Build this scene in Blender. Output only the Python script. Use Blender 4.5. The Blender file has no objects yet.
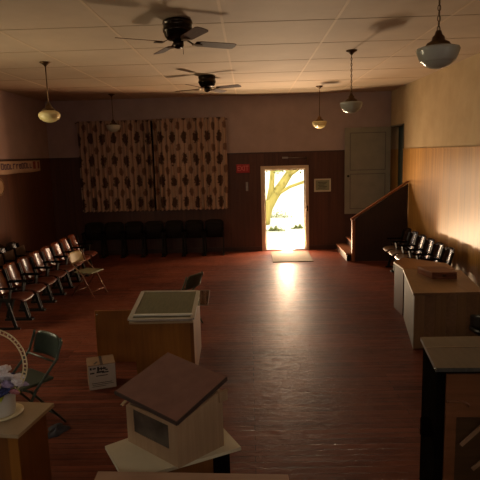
import bpy, bmesh, math, random
from mathutils import Vector, Matrix, Euler
R = math.radians
C = bpy.context.scene.collection
random.seed(7)

# ------------------------------------------------------------------ materials
def lin(h):
    h = h.lstrip('#'); out = []
    for i in (0, 2, 4):
        v = int(h[i:i+2], 16)/255
        out.append(v/12.92 if v <= .04045 else ((v+.055)/1.055)**2.4)
    return (*out, 1)

def base(name, rough=.6, metal=0.0, spec=.5):
    m = bpy.data.materials.new(name); m.use_nodes = True
    nt = m.node_tree; b = nt.nodes['Principled BSDF']
    b.inputs['Roughness'].default_value = rough
    b.inputs['Metallic'].default_value = metal
    b.inputs['Specular IOR Level'].default_value = spec
    return m, nt, b

def N(nt, t, **kw):
    n = nt.nodes.new(t)
    for k, v in kw.items(): setattr(n, k, v)
    return n

def mth(nt, op, a, b=None):
    n = nt.nodes.new('ShaderNodeMath'); n.operation = op
    for i, v in enumerate((a, b)):
        if v is None: continue
        if isinstance(v, (int, float)): n.inputs[i].default_value = v
        else: nt.links.new(v, n.inputs[i])
    return n.outputs[0]

def ramp(nt, fac, stops):
    r = nt.nodes.new('ShaderNodeValToRGB'); e = r.color_ramp.elements
    e[0].position, e[0].color = stops[0][0], lin(stops[0][1])
    e[1].position, e[1].color = stops[-1][0], lin(stops[-1][1])
    for p, c in stops[1:-1]:
        q = e.new(p); q.color = lin(c)
    nt.links.new(fac, r.inputs[0]); return r.outputs[0]

def mixc(nt, fac, a, b, mode='MIX'):
    n = nt.nodes.new('ShaderNodeMix'); n.data_type = 'RGBA'; n.blend_type = mode
    for i, v in ((0, fac), (6, a), (7, b)):
        if isinstance(v, (int, float)): n.inputs[i].default_value = v
        elif isinstance(v, tuple): n.inputs[i].default_value = v
        else: nt.links.new(v, n.inputs[i])
    return n.outputs[2]

def noise(nt, scale=(1, 1, 1), s=5, detail=4, rough=.55, dist=0):
    tc = N(nt, 'ShaderNodeTexCoord'); mp = N(nt, 'ShaderNodeMapping')
    mp.inputs['Scale'].default_value = scale
    nt.links.new(tc.outputs['Object'], mp.inputs[0])
    n = N(nt, 'ShaderNodeTexNoise'); n.inputs['Scale'].default_value = s
    n.inputs['Detail'].default_value = detail; n.inputs['Roughness'].default_value = rough
    n.inputs['Distortion'].default_value = dist
    nt.links.new(mp.outputs[0], n.inputs['Vector'])
    return n.outputs[0]

def bump(nt, b, h, strength=.2, dist=.01):
    n = N(nt, 'ShaderNodeBump'); n.inputs['Strength'].default_value = strength
    n.inputs['Distance'].default_value = dist
    nt.links.new(h, n.inputs['Height']); nt.links.new(n.outputs[0], b.inputs['Normal'])

def plain(name, c1, c2=None, rough=.6, metal=0., scale=8, stretch=(1, 1, 1), bmp=.1, spec=.5):
    m, nt, b = base(name, rough, metal, spec)
    f = noise(nt, stretch, scale)
    nt.links.new(ramp(nt, f, [(.3, c1), (.7, c2 or c1)]), b.inputs['Base Color'])
    if bmp: bump(nt, b, f, bmp, .004)
    return m

def wood(name, c1, c2, rough=.45, axis='z', scale=3, bmp=.12, spec=.5):
    st = {'x': (.6, 9, 9), 'y': (9, .6, 9), 'z': (9, 9, .6)}[axis]
    m, nt, b = base(name, rough, 0, spec)
    f = noise(nt, st, scale, 6, .6, .4)
    g = noise(nt, (1, 1, 1), 1.3, 2)
    col = ramp(nt, f, [(.3, c1), (.7, c2)])
    dark = ramp(nt, g, [(.3, 'b8b0a8'), (.7, 'ffffff')])
    nt.links.new(mixc(nt, 1.0, col, dark, 'MULTIPLY'), b.inputs['Base Color'])
    bump(nt, b, f, bmp, .003)
    return m

def panelling(name, c1, c2, rough, axis, groove=.2):
    """wall panelling in vertical sheets with grooves"""
    m, nt, b = base(name, rough, 0, .4)
    f = noise(nt, (7, 7, .35), 2.2, 6, .6, .3)
    tc = N(nt, 'ShaderNodeTexCoord'); sx = N(nt, 'ShaderNodeSeparateXYZ')
    nt.links.new(tc.outputs['Object'], sx.inputs[0])
    s = sx.outputs[{'x': 0, 'y': 1}[axis]]
    s = mth(nt, 'ADD', s, 20.0)
    cell = mth(nt, 'FLOOR', mth(nt, 'DIVIDE', s, groove*2))
    wn = N(nt, 'ShaderNodeTexWhiteNoise'); wn.noise_dimensions = '1D'
    nt.links.new(cell, wn.inputs['W'])
    g = mth(nt, 'LESS_THAN', mth(nt, 'FRACT', mth(nt, 'DIVIDE', s, groove)), .035)
    big = mth(nt, 'LESS_THAN', mth(nt, 'FRACT', mth(nt, 'DIVIDE', s, 1.22)), .012)
    col = ramp(nt, f, [(.3, c1), (.72, c2)])
    tone = mth(nt, 'ADD', mth(nt, 'MULTIPLY', wn.outputs[0], .28), .78)
    cmb = N(nt, 'ShaderNodeCombineColor')
    for i in range(3): nt.links.new(tone, cmb.inputs[i])
    col = mixc(nt, 1.0, col, cmb.outputs[0], 'MULTIPLY')
    col = mixc(nt, mth(nt, 'MULTIPLY', mth(nt, 'MAXIMUM', g, big), .45), col, lin('20120a'))
    nt.links.new(col, b.inputs['Base Color'])
    bump(nt, b, mth(nt, 'SUBTRACT', f, g), .15, .003)
    return m

def floor_mat():
    m, nt, b = base('worn_red_brown_floorboards', .3, 0, .22)
    b.inputs['IOR'].default_value = 1.33
    tc = N(nt, 'ShaderNodeTexCoord')
    br = N(nt, 'ShaderNodeTexBrick'); br.offset = .37; br.squash = 1
    br.inputs['Scale'].default_value = 1
    br.inputs['Brick Width'].default_value = 2.3; br.inputs['Row Height'].default_value = .083
    br.inputs['Mortar Size'].default_value = .0035; br.inputs['Mortar Smooth'].default_value = .2
    br.inputs['Bias'].default_value = 0
    br.inputs['Color1'].default_value = lin('623428'); br.inputs['Color2'].default_value = lin('864c3a')
    br.inputs['Mortar'].default_value = lin('2a120c')
    nt.links.new(tc.outputs['Object'], br.inputs['Vector'])
    f = noise(nt, (.5, 7, 1), 3, 6, .65)
    w = noise(nt, (1, 1, 1), .9, 5, .6, .6)
    w2 = noise(nt, (1.6, 2.6, 1), 5, 5, .75, .8)
    col = mixc(nt, 1.0, br.outputs[0], ramp(nt, f, [(.25, '8c7f7a'), (.75, 'ffffff')]), 'MULTIPLY')
    wear = mth(nt, 'MULTIPLY', ramp(nt, w, [(.42, '000000'), (.7, 'ffffff')]), .38)
    col = mixc(nt, wear, col, lin('94543a'))
    nt.links.new(col, b.inputs['Base Color'])
    rr = N(nt, 'ShaderNodeMapRange'); rr.inputs[1].default_value = .3; rr.inputs[2].default_value = .7
    rr.inputs[3].default_value = .36; rr.inputs[4].default_value = .62
    nt.links.new(w2, rr.inputs[0]); nt.links.new(rr.outputs[0], b.inputs['Roughness'])
    h = mth(nt, 'ADD', mth(nt, 'MULTIPLY', w2, .8), mth(nt, 'MULTIPLY', br.outputs['Fac'], -.5))
    bump(nt, b, h, .4, .008)
    return m

def curtain_mat():
    m, nt, b = base('patterned_curtain_fabric', .95, 0, .1)
    tc = N(nt, 'ShaderNodeTexCoord'); sx = N(nt, 'ShaderNodeSeparateXYZ')
    nt.links.new(tc.outputs['Object'], sx.inputs[0])
    X, Z = sx.outputs[0], sx.outputs[2]
    nz = noise(nt, (1, 1, 1), 14, 4, .7)
    nz2 = noise(nt, (1, 1, 1), 5, 2, .5)
    def motif(px, pz, ox, oz, rx, rz, amp, stg):
        col = mth(nt, 'FLOOR', mth(nt, 'DIVIDE', mth(nt, 'ADD', X, 20+ox), px))
        u = mth(nt, 'SUBTRACT', mth(nt, 'FRACT', mth(nt, 'DIVIDE', mth(nt, 'ADD', X, 20+ox), px)), .5)
        sh = mth(nt, 'MULTIPLY', mth(nt, 'FRACT', mth(nt, 'MULTIPLY', col, .5)), .08)
        v = mth(nt, 'SUBTRACT', mth(nt, 'FRACT', mth(nt, 'ADD', mth(nt, 'DIVIDE', mth(nt, 'ADD', Z, oz), pz), sh)), .5)
        uu = mth(nt, 'DIVIDE', mth(nt, 'MULTIPLY', u, px), rx); vv = mth(nt, 'DIVIDE', mth(nt, 'MULTIPLY', v, pz), rz)
        d = mth(nt, 'ADD', mth(nt, 'MULTIPLY', uu, uu), mth(nt, 'MULTIPLY', vv, vv))
        d = mth(nt, 'ADD', d, mth(nt, 'MULTIPLY', mth(nt, 'SUBTRACT', nz, .5), amp))
        return ramp(nt, d, [(.55, 'ffffff'), (1.15, '000000')])
    a = motif(.286, .53, 0, .02, .078, .16, 3.6, 0)
    s = motif(.286, .53, .143, .285, .058, .11, 3.0, 0)
    st = mth(nt, 'LESS_THAN', mth(nt, 'FRACT', mth(nt, 'DIVIDE', mth(nt, 'ADD', X, 20), .143)), .16)
    col = mixc(nt, mth(nt, 'MULTIPLY', st, .6), lin('ac9280'), lin('705443'))
    col = mixc(nt, mth(nt, 'MULTIPLY', nz2, .25), col, lin('8a705c'))
    col = mixc(nt, mth(nt, 'MULTIPLY', s, .7), col, lin('4a2a20'))
    col = mixc(nt, mth(nt, 'MULTIPLY', a, .88), col, lin('301c16'))
    nt.links.new(col, b.inputs['Base Color'])
    return m

def glass_mat(name, tint='ffffff', amt=.12, rough=.05):
    m = bpy.data.materials.new(name); m.use_nodes = True
    nt = m.node_tree; nt.nodes.remove(nt.nodes['Principled BSDF'])
    out = nt.nodes['Material Output']
    t = N(nt, 'ShaderNodeBsdfTransparent'); t.inputs[0].default_value = lin(tint)
    g = N(nt, 'ShaderNodeBsdfGlossy'); g.inputs['Roughness'].default_value = rough
    mx = N(nt, 'ShaderNodeMixShader')
    lw = N(nt, 'ShaderNodeLayerWeight'); lw.inputs[0].default_value = .3
    nt.links.new(mth(nt, 'ADD', mth(nt, 'MULTIPLY', lw.outputs[0], .4), amt), mx.inputs[0])
    nt.links.new(t.outputs[0], mx.inputs[1]); nt.links.new(g.outputs[0], mx.inputs[2])
    nt.links.new(mx.outputs[0], out.inputs[0])
    return m

M = {}
M['plaster'] = plain('mauve_plaster', '9c8a86', 'a89490', .9, 0, 3, bmp=.1)
M['ceil'] = plain('ceiling_board', 'a8947e', 'b49e86', .75, 0, 1.5, bmp=.1)
M['plaster_right'] = plain('warm_lit_plaster', 'a8926e', 'b49e7a', .9, 0, 3, bmp=.1)  # plaster with the warm light on the right wall put into its colour
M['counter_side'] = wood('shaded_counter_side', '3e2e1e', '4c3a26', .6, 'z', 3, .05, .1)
M['batten'] = plain('ceiling_batten', 'b8a084', 'c0a88c', .7, 0, 4)
M['seam'] = plain('ceiling_seam', '968468', 'a08c72', .8, 0, 4)
M['panel_back'] = panelling('shaded_brown_panelling_back', '482c22', '5c3a2c', .5, 'x')  # back and left panelling darkened in colour for the shade there
M['panel_left'] = panelling('shaded_brown_panelling_left', '4a2a1a', '603a24', .5, 'y')
M['panel_right'] = panelling('lit_golden_plywood_panelling', 'a4763a', 'c4944c', .42, 'y')  # lighter golden tone carries the window light on this wall
M['floor'] = floor_mat()
M['curtain'] = curtain_mat()
M['trim_cream'] = plain('cream_painted_trim', 'c8b498', 'd2be a4'.replace(' ', ''), .55, 0, 5)
M['trim_dark'] = wood('dark_trim', '3a2218', '4e3022', .5, 'x')
M['greydoor'] = plain('grey_green_painted_door', '7e7c70', '8a8678', .6, 0, 4)
M['greydoor_dark'] = plain('grey_green_groove', '5c5a50', '64625a', .6, 0, 4)
M['corridor'] = plain('corridor_green_wall', '5c6a62', '66746a', .85, 0, 3)
M['stairpanel'] = wood('stair_side_panelling', '2e1c14', '3e281e', .5, 'z')
M['railcap'] = wood('orange_brown_rail', '8a5230', 'a06238', .4, 'x')
M['tread'] = wood('stair_tread', '7a4c30', '94603e', .5, 'y')
M['seatwood'] = wood('varnished_seat_plywood', '5c2c18', '7a3e22', .22, 'z', 3, .04, .7)
M['seatpad'] = wood('red_brown_seat_plywood', '5c2e22', '78402e', .35, 'x', 3, .05)
M['darkseat'] = wood('dark_varnished_seat_plywood', '20140f', '30201a', .25, 'z', 3, .04, .7)
M['darkpad'] = wood('seat_plywood_grey_brown', '6c5648', '84705e', .3, 'x', 3, .04)
M['backrowwood'] = wood('black_brown_seat_plywood', '140e0b', '1e1511', .7, 'z', 3, .04, .2)
M['iron'] = plain('black_cast_iron', '0e0c0b', '171412', .6, 0, 20, spec=.25)
M['tanvinyl'] = plain('tan_vinyl', 'a89468', 'b8a478', .5, 0, 12)
M['olivevinyl'] = plain('olive_metal_seat', '7c7a5c', '8a8868', .5, .1, 12)
M['chairmetal'] = plain('worn_brown_steel_tube', '7a5a4a', '90705c', .35, .7, 20)
M['greenmetal'] = plain('green_enamelled_steel', '36443a', '3f4e40', .42, .2, 14)
M['chrome'] = plain('bright_worn_metal', 'b8b8b0', 'c8c8c0', .25, .9, 20)
M['brass'] = plain('aged_brass', '4e3a24', '664c2e', .35, .85, 20)
M['fanbody'] = plain('dark_bronze_fan_motor', '241c14', '33281c', .25, .8, 20)
M['fanblade'] = wood('dark_walnut_fan_blade', '452b1e', '573828', .65, 'x', 4, .05, .2)
M['milk'] = plain('milk_glass', 'a4a498', 'b0b0a2', .15, 0, 3, bmp=0)
M['milkwarm'] = plain('warm_milk_glass', 'd8c890', 'e4d6a0', .15, 0, 3, bmp=0)
M['pedwood'] = wood('orange_brown_plywood', '946228', 'aa7430', .4, 'z')
M['pedwood2'] = wood('dark_orange_brown_plywood', '784c24', '8c5a2a', .4, 'z')
M['palewood'] = wood('pale_pine', 'a88a66', 'bc9e7a', .6, 'z', 3)
M['board'] = plain('off_white_painted_board', 'b8ae90', 'c4ba9c', .55, 0, 4)
M['beigetop'] = plain('beige_laminate', 'a4906e', 'b09c7a', .4, 0, 5)
M['plank'] = wood('pinkish_pine_plank', 'b8947a', 'ccaa8c', .5, 'x', 3)
M['roof'] = plain('brown_shingle_board', '6c463a', '785042', .7, 0, 12)
M['roofedge'] = plain('dark_roof_edge', '2c1a14', '3a241a', .7, 0, 12)
M['darkglass'] = plain('dark_window_screen', '3a342c', '5a5044', .2, 0, 6)
M['sashframe'] = plain('grey_aluminium_sash_frame', 'a8a49a', 'b4b0a4', .4, .1, 10)
M['mesh'] = plain('grey_green_insect_screen', '55553f', '66664c', .6, .1, 6, (14, 1, 1))
M['clear'] = glass_mat('clear_pane', 'e8f0e8', .1)
M['winglass'] = glass_mat('window_glass', 'ffffff', .06)
M['counter'] = wood('brown_counter_laminate', '80664a', '98795a', .4, 'y')
M['counter_front'] = panelling('counter_front_boards', '745a3e', '8e7250', .5, 'x', .13)
M['counter2'] = wood('orange_counter_top', '9a6c44', 'ae7e52', .4, 'y')
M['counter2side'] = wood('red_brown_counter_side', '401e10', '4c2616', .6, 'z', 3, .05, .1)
M['case'] = wood('brown_case', '6a3e26', '80492c', .5, 'x')
M['cabinet'] = plain('black_brown_cabinet_paint', '0c0908', '14100d', .9, 0, 8, spec=0)
M['cabtop'] = plain('grey_brown_cabinet_top', '403f3a', '504f48', .3, 0, 5, (6, 1, 1))
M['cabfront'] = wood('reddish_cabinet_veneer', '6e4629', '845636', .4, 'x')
M['cabdark'] = wood('dark_brown_veneer', '44301c', '563e24', .4, 'x')  # darker brown than the upper front board
M['stick'] = wood('pale_brown_stick', '8a6c50', 'a08264', .5, 'z')
M['cardboard'] = plain('brown_cardboard', '7a5e44', '8a6c50', .85, 0, 6)
M['whitebox'] = plain('white_printed_card', 'b4aa98', 'c0b6a4', .8, 0, 6)
M['ink'] = plain('dark_ink', '2a2422', '3a322e', .8, 0, 6)
M['white'] = plain('white_glazed_pot', 'c8c8be', 'd6d6cc', .4, 0, 4)
M['creamplastic'] = plain('cream_plastic', 'd0c49c', 'dcd0a8', .4, 0, 6)
M['fl_white'] = plain('white_petals', 'c8c4c8', 'dcd8dc', .8, 0, 30)
M['fl_pink'] = plain('pink_petals', 'b87880', 'cc909a', .8, 0, 30)
M['fl_navy'] = plain('navy_petals', '1c2450', '2c3668', .8, 0, 30)
M['fl_lav'] = plain('lavender_petals', '8c80a8', 'a49abc', .8, 0, 30)
M['leaf'] = plain('lime_leaf', '98a428', 'b0b834', .6, 0, 20)
M['mat'] = plain('olive_brown_doormat', '4c4024', '5a4c2c', .95, 0, 60, bmp=.4)
M['red'] = plain('red_sign_plastic', '8e1016', 'a0161c', .5, 0, 5)
M['redink'] = plain('faded_red_ink', '7c3430', '8c4038', .8, 0, 5)
M['signwhite'] = plain('pale_sign_paper', 'c0b8a0', 'ccc4ac', .7, 0, 5)
M['signgreen'] = plain('grey_green_paper', '7c8068', '8a8c74', .7, 0, 12)
M['banner'] = plain('cream_banner_cloth', 'b8a088', 'c4ac94', .8, 0, 6)
M['purpleink'] = plain('purple_ink', '4a3450', '584060', .8, 0, 6)
M['steel'] = plain('dull_steel', '8c8478', '9c9488', .35, .8, 10)
M['black'] = plain('black_vinyl', '0c0b0b', '151313', .35, 0, 10)
M['clothgrey'] = plain('dark_grey_cloth', '30303a', '3c3c46', .9, 0, 12)
M['stagefloor'] = wood('stage_boards', '5a3424', '74452e', .45, 'x')
M['grass'] = plain('pale_dry_grass', 'b4b098', 'c8c4b0', .95, 0, 3)
M['bark'] = plain('pale_bark', '847a38', '9a8c48', .9, 0, 8, (1, 1, .3))
M['foliage'] = plain('yellow_green_foliage', '687038', '80884c', .9, 0, 10)
M['roadpath'] = plain('pale_concrete', 'c8c0b0', 'd8d0c0', .9, 0, 3)
M['siding'] = plain('exterior_siding', 'c8c4bc', 'd2cec6', .8, 0, 3)

# ------------------------------------------------------------------ mesh tools
class MB:
    def __init__(s): s.bm = bmesh.new()
    def _m(s, verts, mtx):
        if mtx is not None: bmesh.ops.transform(s.bm, matrix=mtx, verts=verts)
    def box(s, x0, x1, y0, y1, z0, z1, bev=0, rot=None):
        c = Vector(((x0+x1)/2, (y0+y1)/2, (z0+z1)/2))
        r = bmesh.ops.create_cube(s.bm, size=1)
        vs = r['verts']
        bmesh.ops.scale(s.bm, vec=(x1-x0, y1-y0, z1-z0), verts=vs)
        if bev:
            es = list({e for v in vs for e in v.link_edges})
            q = bmesh.ops.bevel(s.bm, geom=es, offset=bev, segments=2, affect='EDGES', profile=.5)
            vs = list({v for f in q['faces'] for v in f.verts} | {v for v in vs if v.is_valid})
        mt = Matrix.Translation(c)
        if rot: mt = mt @ Euler(rot).to_matrix().to_4x4()
        s._m(vs, mt); return s
    def prism(s, poly, z0, z1):
        """poly: xy list; z0/z1 scalars or lists"""
        n = len(poly)
        a = z0 if isinstance(z0, (list, tuple)) else [z0]*n
        b = z1 if isinstance(z1, (list, tuple)) else [z1]*n
        lo = [s.bm.verts.new((p[0], p[1], a[i])) for i, p in enumerate(poly)]
        hi = [s.bm.verts.new((p[0], p[1], b[i])) for i, p in enumerate(poly)]
        s.bm.faces.new(lo[::-1]); s.bm.faces.new(hi)
        for i in range(n):
            j = (i+1) % n; s.bm.faces.new((lo[i], lo[j], hi[j], hi[i]))
        return s
    def bar(s, a, b, w, h=None, up=(0, 0, 1)):
        h = h or w; a, b = Vector(a), Vector(b); d = (b-a); L = d.length; d.normalize()
        u = Vector(up)
        if abs(u.dot(d)) > .98: u = Vector((0, 1, 0))
        sd = d.cross(u).normalized(); u = sd.cross(d).normalized()
        vs = []
        for t in (0, L):
            for i, j in ((-1, -1), (1, -1), (1, 1), (-1, 1)):
                vs.append(s.bm.verts.new(a + d*t + sd*(i*w/2) + u*(j*h/2)))
        for f in ((0, 1, 2, 3), (7, 6, 5, 4), (0, 4, 5, 1), (1, 5, 6, 2), (2, 6, 7, 3), (3, 7, 4, 0)):
            s.bm.faces.new([vs[k] for k in f])
        return s
    def tube(s, pts, r, seg=8, closed=False):
        pts = [Vector(p) for p in pts]; n = len(pts); rings = []
        prev = None
        for i, p in enumerate(pts):
            if closed: d = (pts[(i+1) % n]-pts[i-1])
            else: d = (pts[min(i+1, n-1)]-pts[max(i-1, 0)])
            d.normalize()
            if prev is None:
                u = Vector((0, 0, 1)) if abs(d.z) < .9 else Vector((1, 0, 0))
            else: u = prev
            sd = d.cross(u).normalized(); u = sd.cross(d).normalized(); prev = u
            rr = r[i] if isinstance(r, (list, tuple)) else r
            rings.append([s.bm.verts.new(p + sd*math.cos(2*math.pi*k/seg)*rr + u*math.sin(2*math.pi*k/seg)*rr) for k in range(seg)])
        m = n if closed else n-1
        for i in range(m):
            A, B = rings[i], rings[(i+1) % n]
            for k in range(seg):
                f = s.bm.faces.new((A[k], A[(k+1) % seg], B[(k+1) % seg], B[k])); f.smooth = True
        if not closed:
            s.bm.faces.new(rings[0][::-1]); s.bm.faces.new(rings[-1])
        return s
    def lathe(s, prof, seg=32, c=(0, 0, 0), mtx=None):
        """prof: (r,z) list, r=0 allowed at the ends"""
        rings = []; allv = []
        for r, z in prof:
            if r < 1e-6: rg = [s.bm.verts.new((c[0], c[1], c[2]+z))]
            else: rg = [s.bm.verts.new((c[0]+r*math.cos(2*math.pi*k/seg), c[1]+r*math.sin(2*math.pi*k/seg), c[2]+z)) for k in range(seg)]
            rings.append(rg); allv += rg
        for A, B in zip(rings, rings[1:]):
            for k in range(seg):
                k2 = (k+1) % seg
                if len(A) == 1 and len(B) == 1: continue
                if len(A) == 1: f = s.bm.faces.new((A[0], B[k2], B[k]))
                elif len(B) == 1: f = s.bm.faces.new((A[k], A[k2], B[0]))
                else: f = s.bm.faces.new((A[k], A[k2], B[k2], B[k]))
                f.smooth = True
        if mtx is not None: s._m(allv, mtx)
        return s
    def grid(s, fn, nu, nv, thick=0, smooth=True):
        """sheet fn(u,v)->point; thick>0 makes it a closed slab along its normal"""
        P = [[Vector(fn(i/nu, j/nv)) for j in range(nv+1)] for i in range(nu+1)]
        def nrm(i, j):
            a = P[min(i+1, nu)][j]-P[max(i-1, 0)][j]; b = P[i][min(j+1, nv)]-P[i][max(j-1, 0)]
            return a.cross(b).normalized()
        V0 = [[s.bm.verts.new(P[i][j]) for j in range(nv+1)] for i in range(nu+1)]
        def faces(V, flip):
            for i in range(nu):
                for j in range(nv):
                    q = [V[i][j], V[i+1][j], V[i+1][j+1], V[i][j+1]]
                    f = s.bm.faces.new(q[::-1] if flip else q); f.smooth = smooth
        faces(V0, bool(thick))
        if thick:
            V1 = [[s.bm.verts.new(P[i][j]+nrm(i, j)*thick) for j in range(nv+1)] for i in range(nu+1)]
            faces(V1, False)
            loop0 = [V0[i][0] for i in range(nu+1)] + [V0[nu][j] for j in range(1, nv+1)] + [V0[i][nv] for i in range(nu-1, -1, -1)] + [V0[0][j] for j in range(nv-1, 0, -1)]
            loop1 = [V1[i][0] for i in range(nu+1)] + [V1[nu][j] for j in range(1, nv+1)] + [V1[i][nv] for i in range(nu-1, -1, -1)] + [V1[0][j] for j in range(nv-1, 0, -1)]
            n = len(loop0)
            for k in range(n): s.bm.faces.new((loop0[k], loop0[(k+1) % n], loop1[(k+1) % n], loop1[k]))
        return s
    def ball(s, c, r, sx=1, sy=1, sz=1, sub=2, jit=0):
        q = bmesh.ops.create_icosphere(s.bm, subdivisions=sub, radius=r)
        for v in q['verts']:
            k = 1+random.uniform(-jit, jit)
            v.co = Vector((v.co.x*sx*k+c[0], v.co.y*sy*k+c[1], v.co.z*sz*k+c[2]))
        for f in {f for v in q['verts'] for f in v.link_faces}: f.smooth = True
        return s
    def build(s, name, mat, parent=None, loc=None, rot=None):
        bmesh.ops.recalc_face_normals(s.bm, faces=s.bm.faces)
        me = bpy.data.meshes.new(name); s.bm.to_mesh(me); s.bm.free()
        me.materials.append(M[mat] if isinstance(mat, str) else mat)
        o = bpy.data.objects.new(name, me); C.objects.link(o)
        if parent: o.parent = parent
        if loc: o.location = loc
        if rot: o.rotation_euler = rot
        return o

def tag(o, label, cat, group=None, kind=None):
    o['label'] = label; o['category'] = cat
    if group: o['group'] = group
    if kind: o['kind'] = kind
    return o
def thing(name, label, cat, loc=(0, 0, 0), rz=0, group=None):
    o = bpy.data.objects.new(name, None); o.empty_display_size = .1; C.objects.link(o)
    o.location = loc; o.rotation_euler = (0, 0, rz)
    return tag(o, label, cat, group)
def struct(name, mb, mat, label=None, parent=None):
    o = mb.build(name, mat, parent)
    if not parent:
        o['kind'] = 'structure'; tag(o, label or name.replace('_', ' '), name.split('_')[0])
    return o
KIDS = {}
def dup(root, loc, rz=None, label=None, group=None):
    r = root.copy(); C.objects.link(r); r.location = loc
    if rz is not None: r.rotation_euler = (0, 0, rz)
    if label: r['label'] = label
    if group: r['group'] = group
    for ch in [o for o in bpy.data.objects if o.parent == root]:
        c = ch.copy(); C.objects.link(c); c.parent = r
        for g in [o for o in bpy.data.objects if o.parent == ch]:
            d = g.copy(); C.objects.link(d); d.parent = c
    return r
def text_mesh(name, s, size, mat, parent, loc, rot, ext=.002, align='CENTER', bold=0):
    cu = bpy.data.curves.new(name, 'FONT'); cu.body = s; cu.size = size; cu.extrude = ext
    cu.align_x = align; cu.align_y = 'CENTER'; cu.offset = bold
    t = bpy.data.objects.new(name+'_tmp', cu); C.objects.link(t)
    bpy.context.view_layer.update()
    me = bpy.data.meshes.new_from_object(t.evaluated_get(bpy.context.evaluated_depsgraph_get()))
    bpy.data.objects.remove(t); me.materials.clear(); me.materials.append(M[mat])
    o = bpy.data.objects.new(name, me); C.objects.link(o); o.parent = parent
    o.location = loc; o.rotation_euler = rot
    return o

# ------------------------------------------------------------------ room shell
XL, XR, YB, YN, H = -4.93, 3.494, 13.234, -4.0, 3.83
WH = 2.44; T = .18
struct('floor', MB().box(XL-T, XR+T, YN-T, YB+.14, -.12, 0), 'floor', 'worn red-brown wooden floorboards running across the hall')
struct('ceiling', MB().box(XL-T, XR+T, YN-T, YB+.14, H, H+.15), 'ceil', 'tan ceiling boards with battens')
b = MB()
x = -3.9
for k in range(7):
    xx = -3.9+1.22*k
    if xx < XR-.1: b.box(xx-.014, xx+.014, YN, YB, H-.003, H)
struct('trim_1', b, 'batten', 'thin pale battens running the length of the ceiling')
b = MB()
for k in range(-6, 7):
    yy = 5.98+1.22*k
    if YN+.1 < yy < YB-.1: b.box(XL, XR, yy-.008, yy+.008, H-.003, H)
struct('trim_2', b, 'seam', 'dark cross seams of the ceiling boards')

def wall_strips(mb, axis, fixed0, fixed1, a0, a1, z0, z1, holes):
    """wall slab with rectangular holes (h0,h1,hz0,hz1) along the axis"""
    def bx(p, q, zz0, zz1):
        if q-p < 1e-4 or zz1-zz0 < 1e-4: return
        if axis == 'x': mb.box(p, q, fixed0, fixed1, zz0, zz1)
        else: mb.box(fixed0, fixed1, p, q, zz0, zz1)
    cur = a0
    for h0, h1, hz0, hz1 in sorted(holes):
        bx(cur, h0, z0, z1)
        bx(h0, h1, z0, max(z0, min(hz0, z1))); bx(h0, h1, min(z1, max(hz1, z0)), z1)
        cur = h1
    bx(cur, a1, z0, z1)

DX0, DX1, DZ = .385, 1.40, 2.035           # front door opening
RY0, RY1, RZ0, RZ1 = 12.12, 13.19, .88, 2.985   # raised side doorway
WL = [(.8, 2.0, 1.3, 2.9), (6.0, 7.3, 1.2, 2.9)]   # assumed side windows out of frame, to let light in
WR = [(.2, 1.4, 1.3, 2.9)]
# back wall
b = MB(); wall_strips(b, 'x', YB, YB+.14, XL-T, XR+T, WH, H, []); struct('wall_back', b, 'plaster', 'plain mauve plaster upper back wall')
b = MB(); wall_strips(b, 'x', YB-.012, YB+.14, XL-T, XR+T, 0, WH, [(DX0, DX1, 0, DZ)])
struct('wall_back_wainscot', b, 'panel_back', 'shaded brown grooved panelling on the lower back wall')
# left wall
b = MB(); wall_strips(b, 'y', XL-T, XL, YN, YB, WH, H, [(h[0], h[1], h[2], h[3]) for h in WL]); struct('wall_left', b, 'plaster', 'plaster upper left wall')
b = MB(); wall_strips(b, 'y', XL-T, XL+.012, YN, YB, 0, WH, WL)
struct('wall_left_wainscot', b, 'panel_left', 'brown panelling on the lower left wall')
# right wall
hr = [(RY0, RY1, RZ0, RZ1)]
b = MB(); wall_strips(b, 'y', XR, XR+T, YN, YB, WH, H, WR+hr); struct('wall_right', b, 'plaster_right', 'plaster upper right wall')
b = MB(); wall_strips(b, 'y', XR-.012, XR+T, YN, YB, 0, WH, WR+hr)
struct('wall_right_wainscot', b, 'panel_right', 'lit golden plywood panelling on the lower right wall')
struct('wall_near', MB().box(XL-T, XR+T, YN-T, YN, 0, H), 'plaster', 'plaster wall behind the stage')
# trims
struct('trim_3', MB().box(XL, XR, YB-.024, YB, WH-.012, WH+.02), 'trim_dark', 'thin dark cap rail on the back panelling')
struct('trim_4', MB().box(XR-.022, XR, YN, RY0, WH-.01, WH+.012), 'panel_right', 'thin cap on the right panelling')
struct('trim_5', MB().box(XL, XL+.022, YN, YB, WH-.012, WH+.02), 'trim_dark', 'thin dark cap rail on the left panelling')
b = MB(); b.box(XL, DX0-.09, YB-.03, YB-.012, 0, .11); b.box(DX1+.09, XR, YB-.03, YB-.012, 0, .11)
struct('baseboard_back', b, 'trim_dark', 'dark baseboard along the back wall')
struct('baseboard_left', MB().box(XL+.012, XL+.03, YN, YB, 0, .11), 'trim_dark', 'dark baseboard along the left wall')
struct('baseboard_right', MB().box(XR-.03, XR-.012, YN, 11.5, 0, .11), 'trim_dark', 'dark baseboard along the right wall')
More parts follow.
